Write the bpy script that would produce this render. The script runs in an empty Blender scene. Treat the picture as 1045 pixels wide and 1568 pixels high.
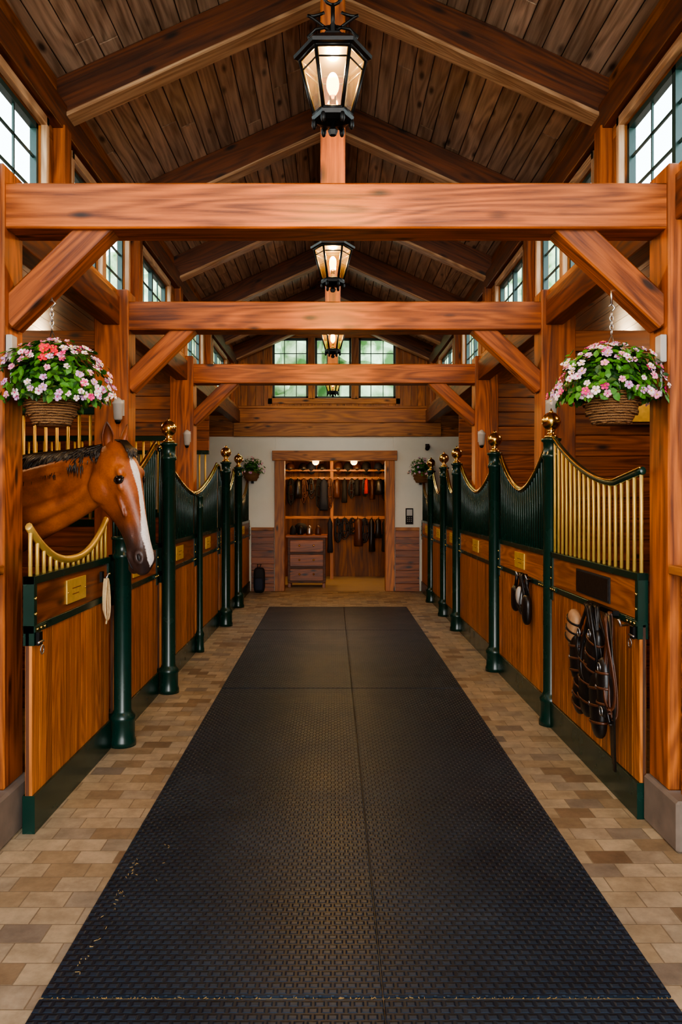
import bpy, bmesh, math, random
from mathutils import Vector, Matrix, noise
random.seed(7)
V=Vector
scene=bpy.context.scene
COL=scene.collection
scene.view_settings.look='AgX - Medium High Contrast'

# ------------------------------------------------------------------ materials
def newmat(name):
    m=bpy.data.materials.new(name); m.use_nodes=True
    nt=m.node_tree; b=nt.nodes['Principled BSDF']
    return m,nt,b
def nd(nt,t,**k):
    n=nt.nodes.new(t)
    for a,v in k.items(): setattr(n,a,v)
    return n
def ramp(nt,stops):
    r=nd(nt,'ShaderNodeValToRGB'); cr=r.color_ramp
    while len(cr.elements)<len(stops): cr.elements.new(0.5)
    for e,(p,c) in zip(cr.elements,stops):
        e.position=p; e.color=(*c,1) if len(c)==3 else c
    return r
def math_(nt,op,a=None,b=None,c=None):
    n=nd(nt,'ShaderNodeMath',operation=op)
    for i,x in enumerate((a,b,c)):
        if x is None: continue
        if isinstance(x,(int,float)): n.inputs[i].default_value=x
        else: nt.links.new(x,n.inputs[i])
    return n.outputs[0]
def mixc(nt,f,a,b,bt='MIX'):
    n=nd(nt,'ShaderNodeMix',data_type='RGBA',blend_type=bt)
    for i,x in ((0,f),(6,a),(7,b)):
        if isinstance(x,(int,float)): n.inputs[i].default_value=x
        elif isinstance(x,tuple): n.inputs[i].default_value=(*x[:3],1)
        else: nt.links.new(x,n.inputs[i])
    return n.outputs[2]
def attr(nt,name): return nd(nt,'ShaderNodeAttribute',attribute_name=name)

def wood(name,dark,light,rough=0.45,gs=16,var=0.5,bump=0.25,knots=True,spec=0.5):
    m,nt,b=newmat(name); L=nt.links.new
    g=attr(nt,'gc').outputs['Vector']; r=attr(nt,'rnd').outputs['Fac']
    mp=nd(nt,'ShaderNodeMapping'); mp.inputs['Scale'].default_value=(.9,gs*1.8,gs*1.8); L(g,mp.inputs[0])
    n1=nd(nt,'ShaderNodeTexNoise'); n1.inputs['Scale'].default_value=1.8; n1.inputs['Detail'].default_value=8; n1.inputs['Roughness'].default_value=.7; n1.inputs['Distortion'].default_value=.3; L(mp.outputs[0],n1.inputs[0])
    mp2=nd(nt,'ShaderNodeMapping'); mp2.inputs['Scale'].default_value=(.45,4.2,4.2); L(g,mp2.inputs[0])
    n2=nd(nt,'ShaderNodeTexNoise'); n2.inputs['Scale'].default_value=1.0; n2.inputs['Detail'].default_value=2; n2.inputs['Distortion'].default_value=.25; L(mp2.outputs[0],n2.inputs[0])
    ring=math_(nt,'SINE',math_(nt,'MULTIPLY',n2.outputs[0],gs*6.5))
    ring=math_(nt,'MULTIPLY',math_(nt,'ADD',ring,1.0),.5)
    f=math_(nt,'ADD',math_(nt,'MULTIPLY',n1.outputs[0],.62),math_(nt,'ADD',math_(nt,'MULTIPLY',n2.outputs[0],.30),math_(nt,'MULTIPLY',ring,.14)))
    rp=ramp(nt,[(.38,dark),(.54,tuple(a*.5+c*.5 for a,c in zip(dark,light))),(.70,light)]); L(f,rp.inputs[0])
    col=rp.outputs[0]
    if knots:
        mp3=nd(nt,'ShaderNodeMapping'); mp3.inputs['Scale'].default_value=(2.8,8,8); L(g,mp3.inputs[0])
        vo=nd(nt,'ShaderNodeTexVoronoi'); vo.inputs['Scale'].default_value=1.0; L(mp3.outputs[0],vo.inputs[0])
        k=nd(nt,'ShaderNodeMapRange'); k.inputs[1].default_value=.07; k.inputs[2].default_value=.20; k.inputs[3].default_value=.10; k.inputs[4].default_value=1; L(vo.outputs['Distance'],k.inputs[0])
        col=mixc(nt,1.0,col,k.outputs[0],'MULTIPLY')
    v=math_(nt,'ADD',math_(nt,'MULTIPLY',r,var),1-var*.5)
    col=mixc(nt,1.0,col,v,'MULTIPLY')
    L(col,b.inputs['Base Color'])
    rr=math_(nt,'ADD',math_(nt,'MULTIPLY',n1.outputs[0],.25),rough-.12); L(rr,b.inputs['Roughness'])
    b.inputs['Specular IOR Level'].default_value=spec
    bp=nd(nt,'ShaderNodeBump'); bp.inputs['Strength'].default_value=bump; bp.inputs['Distance'].default_value=.004; L(n1.outputs[0],bp.inputs['Height']); L(bp.outputs[0],b.inputs['Normal'])
    return m
def simple(name,c,rough=.5,metal=0,nscale=20,nvar=.25,bump=0,emit=None,es=0,spec=.5):
    m,nt,b=newmat(name); L=nt.links.new
    g=attr(nt,'gc').outputs['Vector']
    n=nd(nt,'ShaderNodeTexNoise'); n.inputs['Scale'].default_value=nscale; n.inputs['Detail'].default_value=5; L(g,n.inputs[0])
    v=math_(nt,'ADD',math_(nt,'MULTIPLY',n.outputs[0],nvar*2),1-nvar)
    L(mixc(nt,1.0,tuple(c),v,'MULTIPLY'),b.inputs['Base Color'])
    b.inputs['Metallic'].default_value=metal
    L(math_(nt,'ADD',math_(nt,'MULTIPLY',n.outputs[0],.2),rough-.1),b.inputs['Roughness'])
    b.inputs['Specular IOR Level'].default_value=spec
    if bump:
        bp=nd(nt,'ShaderNodeBump'); bp.inputs['Strength'].default_value=bump; bp.inputs['Distance'].default_value=.004; L(n.outputs[0],bp.inputs['Height']); L(bp.outputs[0],b.inputs['Normal'])
    if emit: b.inputs['Emission Color'].default_value=(*emit,1); b.inputs['Emission Strength'].default_value=es
    return m
M={}
M['timber']=wood('timber_wood',(.11,.026,.005),(.52,.150,.026),.45,14,.25,.35)
M['trimw']=wood('trim_wood',(.20,.062,.013),(.56,.23,.06),.5,16,.3,.25)
M['lath']=wood('pale_edge_wood',(.30,.15,.07),(.72,.46,.27),.5,16,.2,.25,False)
M['rafter']=wood('rafter_wood',(.050,.013,.004),(.22,.062,.017),.45,14,.3,.3)
M['board']=wood('door_board_wood',(.22,.060,.010),(.60,.215,.045),.38,20,.5,.2,False)
M['siding']=wood('siding_wood',(.09,.022,.005),(.35,.11,.025),.42,14,.45,.2)
M['gable']=wood('gable_wood',(.18,.055,.011),(.52,.19,.043),.48,14,.35,.2)
M['ceil']=wood('ceiling_wood',(.20,.128,.084),(.66,.50,.385),.34,12,.45,.2,True,.8)
M['dark']=wood('stall_wood',(.04,.012,.004),(.15,.05,.015),.55,12,.5,.2)
M['green']=simple('green_paint',(.003,.028,.019),.25,0,8,.2)
M['brass']=simple('brass_metal',(.78,.50,.13),.2,1,10,.12)
M['brassbar']=simple('brass_bar',(.72,.49,.12),.35,.5,12,.15)
M['plate']=simple('brass_plate',(.80,.56,.13),.4,.5,30,.25)
M['iron']=simple('black_iron',(.008,.008,.008),.4,.6,30,.3,.2)
M['steel']=simple('steel_metal',(.5,.5,.5),.3,1,30,.1)
M['leather']=simple('black_leather',(.010,.008,.007),.35,0,40,.4,.3)
M['brownl']=simple('brown_leather',(.08,.026,.010),.42,0,40,.4,.3)
M['tanl']=simple('tan_leather',(.42,.24,.12),.55,0,30,.3,.3)
M['rope']=simple('rope_fibre',(.62,.46,.25),.8,0,80,.3,.4)
M['white']=simple('plaster_white',(.78,.79,.71),.8,0,6,.06,.1)
M['stone']=simple('plinth_stone',(.19,.15,.115),.8,0,9,.45,.8)
M['frame']=simple('window_green_frame',(.012,.045,.042),.4,0,10,.2)
M['bulb']=simple('bulb_glow',(1,.7,.4),.5,0,5,0,0,(1,.45,.10),20)
M['lampglow']=simple('lamp_glow',(1,.8,.5),.5,0,5,0,0,(1,.50,.12),7)
M['greybox']=simple('grey_plastic',(.45,.45,.44),.4,0,5,.1)
M['black']=simple('black_fabric',(.008,.008,.010),.75,0,60,.4,.3)
M['red']=simple('red_fabric',(.40,.02,.02),.7,0,50,.3)
M['navy']=simple('navy_fabric',(.010,.016,.035),.75,0,60,.4,.3)
M['leaf']=simple('leaf_green',(.06,.22,.018),.5,0,15,.5)
M['leaf2']=simple('leaf_dark',(.015,.075,.008),.5,0,15,.5)
M['pink']=simple('petal_pink',(.88,.36,.58),.6,0,40,.2)
M['pale']=simple('petal_pale',(.90,.74,.82),.6,0,40,.12)
M['magenta']=simple('petal_magenta',(.78,.04,.26),.6,0,40,.2)
M['redp']=simple('petal_red',(.80,.015,.05),.6,0,40,.2)
M['lilac']=simple('petal_lilac',(.66,.38,.70),.6,0,40,.2)
M['yellow']=simple('pollen_yellow',(.8,.6,.05),.6,0,40,.2)
M['hair']=simple('mane_hair',(.014,.009,.006),.42,0,60,.5,.3)
M['eye']=simple('eye_wet',(.008,.004,.003),.05,0,5,.1)
M['nostril']=simple('nostril_dark',(.006,.004,.004),.6,0,20,.2)
M['tackwall']=wood('tack_wall_wood',(.11,.035,.006),(.34,.125,.022),.6,8,.3,.1,False)
M['light_floor']=simple('tack_room_floor_tile',(.50,.41,.28),.5,0,4,.2)
M['trunk']=simple('bark_brown',(.1,.06,.04),.9,0,8,.4,.5)
M['straw']=simple('straw_gold',(.42,.29,.11),.8,0,40,.3)
m,nt,b=newmat('wicker'); L=nt.links.new
g=attr(nt,'gc').outputs['Vector']
w=nd(nt,'ShaderNodeTexWave',wave_type='BANDS',bands_direction='Z'); w.inputs['Scale'].default_value=28; w.inputs['Distortion'].default_value=3; w.inputs['Detail Scale'].default_value=12; L(g,w.inputs[0])
rp=ramp(nt,[(.1,(.09,.035,.01)),(.8,(.46,.24,.09))]); L(w.outputs['Fac'],rp.inputs[0]); L(rp.outputs[0],b.inputs['Base Color']); b.inputs['Roughness'].default_value=.7
bp=nd(nt,'ShaderNodeBump'); bp.inputs['Strength'].default_value=1; bp.inputs['Distance'].default_value=.006; L(w.outputs['Fac'],bp.inputs['Height']); L(bp.outputs[0],b.inputs['Normal'])
M['wicker']=m
def glassmat(name,tint,gloss=.08):
    m=bpy.data.materials.new(name); m.use_nodes=True; nt=m.node_tree; nt.nodes.clear(); L=nt.links.new
    o=nd(nt,'ShaderNodeOutputMaterial'); t=nd(nt,'ShaderNodeBsdfTransparent'); t.inputs[0].default_value=(*tint,1)
    gl=nd(nt,'ShaderNodeBsdfGlossy'); gl.inputs['Roughness'].default_value=.05
    mx=nd(nt,'ShaderNodeMixShader'); mx.inputs[0].default_value=gloss
    L(t.outputs[0],mx.inputs[1]); L(gl.outputs[0],mx.inputs[2]); L(mx.outputs[0],o.inputs[0]); return m
M['glass']=glassmat('window_glass',(.90,.96,.94),.04)
m=bpy.data.materials.new('lantern_glass'); m.use_nodes=True; nt=m.node_tree; nt.nodes.clear(); L=nt.links.new
o=nd(nt,'ShaderNodeOutputMaterial'); t=nd(nt,'ShaderNodeBsdfTransparent'); t.inputs[0].default_value=(1,.76,.40,1)
tr=nd(nt,'ShaderNodeBsdfTranslucent'); tr.inputs[0].default_value=(1,.60,.16,1); gl=nd(nt,'ShaderNodeBsdfGlossy'); gl.inputs['Roughness'].default_value=.1
m1=nd(nt,'ShaderNodeMixShader'); m1.inputs[0].default_value=.008; m2=nd(nt,'ShaderNodeMixShader'); m2.inputs[0].default_value=.015
L(t.outputs[0],m1.inputs[1]); L(tr.outputs[0],m1.inputs[2]); L(m1.outputs[0],m2.inputs[1]); L(gl.outputs[0],m2.inputs[2]); L(m2.outputs[0],o.inputs[0])
M['lglass']=m
# pavers
m,nt,b=newmat('stone_pavers'); L=nt.links.new
g=attr(nt,'gc').outputs['Vector']
br=nd(nt,'ShaderNodeTexBrick'); br.offset=.5; br.inputs['Scale'].default_value=1; br.inputs['Brick Width'].default_value=.165; br.inputs['Row Height'].default_value=.115
br.inputs['Mortar Size'].default_value=.0026; br.inputs['Mortar Smooth'].default_value=.3; br.inputs['Color1'].default_value=(0,0,0,1); br.inputs['Color2'].default_value=(1,1,1,1); br.inputs['Mortar'].default_value=(.4,.4,.4,1)
L(g,br.inputs[0])
rp=ramp(nt,[(0,(.19,.125,.072)),(.2,(.35,.262,.155)),(.5,(.45,.36,.235)),(.7,(.30,.25,.18)),(.88,(.48,.38,.245)),(1,(.19,.155,.12))]); L(br.outputs['Color'],rp.inputs[0])
n=nd(nt,'ShaderNodeTexNoise'); n.inputs['Scale'].default_value=9; n.inputs['Detail'].default_value=8; n.inputs['Roughness'].default_value=.7; L(g,n.inputs[0])
c=mixc(nt,1.0,rp.outputs[0],math_(nt,'ADD',math_(nt,'MULTIPLY',n.outputs[0],1.5),.22),'MULTIPLY')
c=mixc(nt,math_(nt,'MULTIPLY',br.outputs['Fac'],.7),c,(.15,.115,.07))
L(c,b.inputs['Base Color']); b.inputs['Roughness'].default_value=.5
bp=nd(nt,'ShaderNodeBump'); bp.inputs['Strength'].default_value=.6; bp.inputs['Distance'].default_value=.004
L(math_(nt,'SUBTRACT',math_(nt,'MULTIPLY',n.outputs[0],.5),br.outputs['Fac']),bp.inputs['Height']); L(bp.outputs[0],b.inputs['Normal'])
M['paver']=m
# rubber
m,nt,b=newmat('black_rubber'); L=nt.links.new
g=attr(nt,'gc').outputs['Vector']
mp=nd(nt,'ShaderNodeMapping'); mp.inputs['Scale'].default_value=(26,34,0); L(g,mp.inputs[0])
br=nd(nt,'ShaderNodeTexBrick'); br.offset=.5; br.inputs['Scale'].default_value=1; br.inputs['Brick Width'].default_value=1; br.inputs['Row Height'].default_value=1; br.inputs['Mortar Size'].default_value=.26; br.inputs['Mortar Smooth'].default_value=.7; L(mp.outputs[0],br.inputs[0])
n=nd(nt,'ShaderNodeTexNoise'); n.inputs['Scale'].default_value=2.0; n.inputs['Detail'].default_value=9; n.inputs['Roughness'].default_value=.68; L(g,n.inputs[0])
rp=ramp(nt,[(.3,(.009,.018,.032)),(.60,(.020,.035,.056)),(.80,(.052,.066,.082))]); L(n.outputs[0],rp.inputs[0])
L(mixc(nt,1.0,rp.outputs[0],math_(nt,'SUBTRACT',1.2,math_(nt,'MULTIPLY',br.outputs['Fac'],.55)),'MULTIPLY'),b.inputs['Base Color'])
L(math_(nt,'ADD',math_(nt,'MULTIPLY',n.outputs[0],.3),.28),b.inputs['Roughness']); b.inputs['Specular IOR Level'].default_value=.4; b.inputs['Specular Tint'].default_value=(.75,.88,1,1)
bp=nd(nt,'ShaderNodeBump'); bp.inputs['Strength'].default_value=.85; bp.inputs['Distance'].default_value=.0042; L(math_(nt,'SUBTRACT',1.0,br.outputs['Fac']),bp.inputs['Height']); L(bp.outputs[0],b.inputs['Normal'])
M['rubber']=m
# horse coat
m,nt,b=newmat('bay_coat'); L=nt.links.new
g=attr(nt,'gc').outputs['Vector']
n=nd(nt,'ShaderNodeTexNoise'); n.inputs['Scale'].default_value=110; n.inputs['Detail'].default_value=4; L(g,n.inputs[0])
n3=nd(nt,'ShaderNodeTexNoise'); n3.inputs['Scale'].default_value=6; n3.inputs['Detail'].default_value=4; L(g,n3.inputs[0])
rp=ramp(nt,[(.35,(.14,.032,.006)),(.65,(.40,.105,.020))]); L(n3.outputs[0],rp.inputs[0])
col=mixc(nt,attr(nt,'darkm').outputs['Fac'],rp.outputs[0],(.024,.017,.016))
bl=nd(nt,'ShaderNodeMapRange'); bl.inputs[1].default_value=-.003; bl.inputs[2].default_value=.003
L(math_(nt,'ADD',attr(nt,'blaze').outputs['Fac'],math_(nt,'MULTIPLY',math_(nt,'SUBTRACT',n.outputs[0],.5),.010)),bl.inputs[0])
col=mixc(nt,bl.outputs[0],col,(.80,.74,.70))
col=mixc(nt,1.0,col,math_(nt,'ADD',math_(nt,'MULTIPLY',n.outputs[0],.6),.7),'MULTIPLY')
L(col,b.inputs['Base Color']); b.inputs['Roughness'].default_value=.44
bp=nd(nt,'ShaderNodeBump'); bp.inputs['Strength'].default_value=.35; bp.inputs['Distance'].default_value=.003; L(n.outputs[0],bp.inputs['Height']); L(bp.outputs[0],b.inputs['Normal'])
M['coat']=m
m,nt,b=newmat('tree_foliage'); L=nt.links.new
g=attr(nt,'gc').outputs['Vector']
n=nd(nt,'ShaderNodeTexNoise'); n.inputs['Scale'].default_value=2.5; n.inputs['Detail'].default_value=8; L(g,n.inputs[0])
rp=ramp(nt,[(.38,(.09,.20,.06)),(.62,(.60,.74,.45))]); L(n.outputs[0],rp.inputs[0]); L(rp.outputs[0],b.inputs['Base Color']); b.inputs['Roughness'].default_value=.8
M['foliage']=m

# ------------------------------------------------------------------ builder
class B:
    def __init__(s): s.v=[];s.f=[];s.fm=[];s.gc=[];s.r=[];s.sm=[];s.mats=[]
    def mi(s,m):
        m=M[m]
        if m not in s.mats: s.mats.append(m)
        return s.mats.index(m)
    def add(s,vs,fs,mat,gcs=None,rnd=None,smooth=False):
        o=len(s.v); k=s.mi(mat); rnd=random.random() if rnd is None else rnd
        s.v+= [V(p) for p in vs]; s.gc+= [V(p) for p in (gcs or vs)]; s.r+=[rnd]*len(vs)
        for f in fs: s.f.append([o+i for i in f]); s.fm.append(k); s.sm.append(smooth)
    def box(s,c,d,mat,R=None,grain=None,rnd=None):
        c=V(c); h=V(d)/2; R=R or Matrix.Identity(3)
        if grain is None: grain=max(range(3),key=lambda i:d[i])
        off=V((random.uniform(-20,20) for _ in range(3)))
        vs=[];gs=[]
        for x in(-1,1):
            for y in(-1,1):
                for z in(-1,1):
                    l=V((x*h.x,y*h.y,z*h.z)); vs.append(c+R@l)
                    q=(l.x,l.y,l.z) if grain==0 else ((l.y,l.x,l.z) if grain==1 else (l.z,l.y,l.x))
                    gs.append(V(q)+off)
        fs=[(0,1,3,2),(4,6,7,5),(0,4,5,1),(2,3,7,6),(0,2,6,4),(1,5,7,3)]
        s.add(vs,fs,mat,gs,rnd)
    def bx(s,x0,x1,y0,y1,z0,z1,mat,grain=None,rnd=None):
        s.box(((x0+x1)/2,(y0+y1)/2,(z0+z1)/2),(abs(x1-x0),abs(y1-y0),abs(z1-z0)),mat,None,grain,rnd)
    def beam(s,p0,p1,w,t,mat,up=(0,0,1)):
        p0=V(p0);p1=V(p1); x=(p1-p0); L=x.length; x.normalize()
        y=V(up).cross(x).normalized(); z=x.cross(y)
        R=Matrix((x,y,z)).transposed()
        s.box((p0+p1)/2,(L,w,t),mat,R,0)
    def tube(s,pts,r,mat,n=8,closed=False,rs=None,flat=None,upv=None,caps=True,rnd=None):
        pts=[V(p) for p in pts]; N=len(pts)
        if rs is None: rs=[r]*N
        vs=[];fs=[]
        prev=None
        for i,p in enumerate(pts):
            if closed: t=pts[(i+1)%N]-pts[i-1]
            else: t=pts[min(i+1,N-1)]-pts[max(i-1,0)]
            if t.length<1e-9: t=V((0,0,1))
            t.normalize()
            if upv is not None: a=V(upv)
            elif prev is None: a=V((0,0,1)) if abs(t.z)<.9 else V((1,0,0))
            else: a=prev
            a=a-t*a.dot(t)
            if a.length<1e-6: a=V((1,.3,.2)); a=a-t*a.dot(t)
            a.normalize(); prev=a; bb=t.cross(a)
            ra=rs[i]; rb=rs[i]*(flat if flat else 1)
            for k in range(n):
                th=2*math.pi*k/n
                vs.append(p+a*(math.cos(th)*ra)+bb*(math.sin(th)*rb))
        M_=N if closed else N-1
        for i in range(M_):
            j=(i+1)%N
            for k in range(n):
                k2=(k+1)%n; fs.append((i*n+k,i*n+k2,j*n+k2,j*n+k))
        if not closed and caps:
            fs.append(tuple(reversed(range(n)))); fs.append(tuple((N-1)*n+k for k in range(n)))
        s.add(vs,fs,mat,None,rnd,True)
    def lathe(s,prof,loc,mat,n=20,smooth=True,rot=0):
        loc=V(loc); vs=[];fs=[]
        for r,z in prof:
            for k in range(n):
                th=2*math.pi*k/n+rot; vs.append(loc+V((r*math.cos(th),r*math.sin(th),z)))
        for i in range(len(prof)-1):
            for k in range(n):
                k2=(k+1)%n; fs.append((i*n+k,i*n+k2,(i+1)*n+k2,(i+1)*n+k))
        fs.append(tuple(reversed(range(n)))); fs.append(tuple((len(prof)-1)*n+k for k in range(n)))
        s.add(vs,fs,mat,None,None,smooth)
    def sphere(s,c,r,mat,n=14,m=9,R=None):
        c=V(c); r=(r,r,r) if isinstance(r,(int,float)) else r
        vs=[];fs=[]
        for i in range(1,m):
            ph=math.pi*i/m
            for k in range(n):
                th=2*math.pi*k/n; l=V((r[0]*math.sin(ph)*math.cos(th),r[1]*math.sin(ph)*math.sin(th),r[2]*math.cos(ph)))
                vs.append(c+(R@l if R else l))
        t=V((0,0,r[2])); t=R@t if R else t
        vs.append(c+t); vs.append(c-t); T=len(vs)-2
        for i in range(m-2):
            for k in range(n):
                k2=(k+1)%n; fs.append((i*n+k,(i+1)*n+k,(i+1)*n+k2,i*n+k2))
        for k in range(n):
            k2=(k+1)%n; fs.append((T,k,k2)); fs.append((T+1,(m-2)*n+k2,(m-2)*n+k))
        s.add(vs,fs,mat,None,None,True)
    def build(s,name,parent=None,bevel=0):
        me=bpy.data.meshes.new(name)
        lo=V((min(p[i] for p in s.v) for i in range(3))); hi=V((max(p[i] for p in s.v) for i in range(3)))
        c=(lo+hi)/2
        me.from_pydata([tuple(p-c) for p in s.v],[],s.f)
        for m in s.mats: me.materials.append(m)
        me.polygons.foreach_set('material_index',s.fm); me.polygons.foreach_set('use_smooth',s.sm)
        a=me.attributes.new('gc','FLOAT_VECTOR','POINT'); a.data.foreach_set('vector',[x for p in s.gc for x in p])
        a=me.attributes.new('rnd','FLOAT','POINT'); a.data.foreach_set('value',s.r)
        me.update()
        o=bpy.data.objects.new(name,me); COL.objects.link(o); o.location=c
        if parent: o.parent=parent
        if bevel:
            md=o.modifiers.new('bevel','BEVEL'); md.width=bevel; md.segments=1; md.limit_method='ANGLE'; md.angle_limit=math.radians(50)
        return o
def empty(name,loc=(0,0,0)):
    e=bpy.data.objects.new(name,None); COL.objects.link(e); e.empty_display_size=.1; return e

def boards(b,axis,fixed,thick,a0,a1,b0,b1,width,mat,dirn='v',gap=.002):
    if dirn=='v':
        n=max(1,round((a1-a0)/width)); w=(a1-a0)/n
        for i in range(n):
            q0=a0+i*w+gap; q1=a0+(i+1)*w-gap; t=thick
            if axis=='x': b.bx(fixed-t/2,fixed+t/2,q0,q1,b0,b1,mat,2)
            else: b.bx(q0,q1,fixed-t/2,fixed+t/2,b0,b1,mat,2)
    else:
        n=max(1,round((b1-b0)/width)); w=(b1-b0)/n
        for i in range(n):
            z0=b0+i*w+gap; z1=b0+(i+1)*w-gap; t=thick
            if axis=='x': b.bx(fixed-t/2,fixed+t/2,a0,a1,z0,z1,mat,1)
            else: b.bx(a0,a1,fixed-t/2,fixed+t/2,z0,z1,mat,0)

YN=-2.0; YE=12.7; LX=-1.44; RX=1.47
# ------------------------------------------------------------------ floor
b=B(); b.bx(-4.4,4.4,YN,YE+.02,-.2,0,'paver',0)
b.gc=[V((p.x,p.y,0)) for p in b.v]
b.build('floor')
b=B(); b.bx(-4.4,4.4,YE+.02,15.2,-.2,.0,'light_floor'); b.build('floor_tack_room')
b=B(); b.bx(-30,30,-25,40,-.5,-.21,'leaf2'); b.build('ground_lawn')
ys=[-1.9,.9,2.34,6.15,8.86,10.78]
for y0,y1 in zip(ys[:-1],ys[1:]):
    for x0,x1 in ((-.875,.1495),(.152,1.015)):
        b=B(); b.bx(x0,x1,y0+.007,y1-.007,.001,.011,'rubber'); b.gc=[V((p.x,p.y,0)) for p in b.v]
        b.build('rubber_mat',bevel=.003)
b=B()
def straw(x,y,z=.0125):
    a=random.random()*math.pi; L_=random.uniform(.002,.007); b.beam((x-math.cos(a)*L_,y-math.sin(a)*L_,z),(x+math.cos(a)*L_,y+math.sin(a)*L_,z+.001),.002,.0012,'straw')
for i in range(170): straw(random.uniform(-.875,1.015),2.34+random.gauss(0,.005),.006)
for i in range(34):
    t=random.random(); straw(-.80+random.gauss(0,.012),2.45+t*.8)
for i in range(6): straw(-.72+random.gauss(0,.03),3.2+random.gauss(0,.1))
b.build('straw_scatter')

# ------------------------------------------------------------------ timber frames
FY=[3.45,5.53,8.1]
ridge_low=4.40; eave=3.69; W=1.57; SL=(ridge_low-eave)/W
def roofz(x): return ridge_low-SL*abs(x)
for i,y in enumerate(FY):
    b=B(); yc=y+.09
    b.bx(LX-.03,RX+.01,y,y+.18,2.69,2.89,'timber',0)
    z0=.22 if i==0 else 0.02
    b.bx(LX-.24,LX,y-.02,y+.19,z0,2.97,'timber',2)
    b.bx(RX,RX+.24,y-.02,y+.19,z0,2.97,'timber',2)
    b.beam((LX-.03,yc,2.30),(LX+.42,yc,2.74),.12,.13,'timber')
    b.beam((RX+.03,yc,2.30),(RX-.44,yc,2.74),.12,.13,'timber')
    b.bx(-.055,.055,yc-.055,yc+.055,2.89,4.45,'timber',2)
    b.build('timber_frame',bevel=.007)
b=B(); b.bx(-.06,.06,YN,YE,4.36,4.52,'rafter',1); b.build('trim_ridge_beam',bevel=.006)
b=B()
for y in (-.6,1.2,2.9,4.57,6.2,7.9,9.55,11.2,12.5):
    for sx in(-1,1):
        p0=V((0,y,ridge_low+.12)); p1=V((sx*(W+.02),y,eave+.12))
        b.beam(p0,p1,.12,.21,'rafter')
        b.beam(V((0,y,ridge_low+.004)),V((sx*W,y,eave+.004)),.14,.024,'lath')
b.build('trim_rafters',bevel=.006)
b=B()
for sx in(-1,1):
    n=16; tot=1.76
    for i in range(n):
        xa=i*tot/n; xb=(i+1)*tot/n; y=YN
        while y<YE:
            y2=min(YE,y+random.uniform(1.8,3.8))
            xm=(xa+xb)/2*sx; z=roofz(xm)+.25
            R=Matrix.Rotation(math.atan(SL)*sx,3,'Y')
            w=(tot/n)/math.cos(math.atan(SL))-.005
            b.box((xm,(y+y2)/2,z),(w,y2-y-.003,.02),'ceil',R,1)
            y=y2
b.build('ceiling',bevel=.004)
b=B()
for sx in(-1,1):
    R=Matrix.Rotation(math.atan(SL)*sx,3,'Y'); xm=.95*sx
    b.box((xm,(YN+YE)/2,roofz(xm)+.30),(2.1,YE-YN+.4,.05),'dark',R,1)
b.build('roof')

# ------------------------------------------------------------------ clerestory walls + windows
WINS=[(-1.3,-.2),(.2,1.3),(1.75,2.85),(3.10,4.26),(4.72,5.30),(5.38,5.98),(6.42,7.5),(8.4,9.4),(10.2,11.5)]
ZW0,ZW1=2.98,3.53
for sx,nm in((-1,'left'),(1,'right')):
    b=B(); x=sx*1.62
    boards(b,'x',x,.06,YN,YE,2.90,ZW0,.13,'gable','h')
    boards(b,'x',x,.06,YN,YE,ZW1,4.0,.15,'gable','h')
    prev=YN
    for a,c in WINS+[(YE,YE)]:
        if a-prev>.02: boards(b,'x',x,.06,prev,a,ZW0,ZW1,.12,'gable','v')
        prev=c
    b.build('wall_clerestory_'+nm,bevel=.003)
    b=B()
    b.bx(x-sx*.03,x-sx*.10,YN,YE,2.93,2.975,'trimw',1)
    b.bx(x-sx*.03,x-sx*.09,YN,YE,3.60,3.76,'rafter',1)
    for yy in (2.97,4.50,6.20,7.9,9.8,12.2): b.bx(x-sx*.03,x-sx*.10,yy-.055,yy+.055,2.975,3.62,'timber',2)
    b.bx(sx*1.50,sx*1.62,YN,YE,2.72,2.92,'rafter',1)
    for a,c in WINS:
        for q in(a-.04,c): b.bx(x-sx*.03,x-sx*.065,q,q+.04,ZW0-.01,ZW1+.05,'lath',2)
        b.bx(x-sx*.03,x-sx*.065,a-.04,c+.04,ZW1,ZW1+.05,'lath',1)
    b.build('trim_clerestory_'+nm,bevel=.004)
wn=1
def window_x(x,a,c,z0,z1,ncol,nrow):
    global wn
    b=B(); t=.018; m_=(a+c)/2; dbl=(c-a)>.8
    for q0,q1,u0,u1 in((a,a+.028,z0,z1),(c-.028,c,z0,z1),(a,c,z0,z0+.03),(a,c,z1-.03,z1)): b.bx(x-t,x+t,q0,q1,u0,u1,'frame')
    if dbl: b.bx(x-t,x+t,m_-.02,m_+.02,z0,z1,'frame')
    segs=((a,m_),(m_,c)) if dbl else ((a,c),)
    for h0,h1 in segs:
        for i in range(1,ncol): q=h0+(h1-h0)*i/ncol; b.bx(x-.005,x+.005,q-.007,q+.007,z0,z1,'frame')
    for j in range(1,nrow): q=z0+(z1-z0)*j/nrow; b.bx(x-.005,x+.005,a,c,q-.007,q+.007,'frame')
    b.bx(x-.001,x+.001,a,c,z0,z1,'glass')
    b.build('window_%d'%wn); wn+=1
def window_y(y,a,c,z0,z1,ncol,nrow):
    global wn
    b=B(); t=.03
    for q0,q1,u0,u1 in((a,a+.035,z0,z1),(c-.035,c,z0,z1),(a,c,z0,z0+.035),(a,c,z1-.035,z1)): b.bx(q0,q1,y-t,y+t,u0,u1,'frame')
    for i in range(1,ncol): q=a+(c-a)*i/ncol; b.bx(q-.006,q+.006,y-.012,y+.012,z0,z1,'frame')
    for j in range(1,nrow): q=z0+(z1-z0)*j/nrow; b.bx(a,c,y-.012,y+.012,q-.006,q+.006,'frame')
    b.bx(a,c,y-.002,y+.002,z0,z1,'glass')
    b.build('window_%d'%wn); wn+=1
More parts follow.
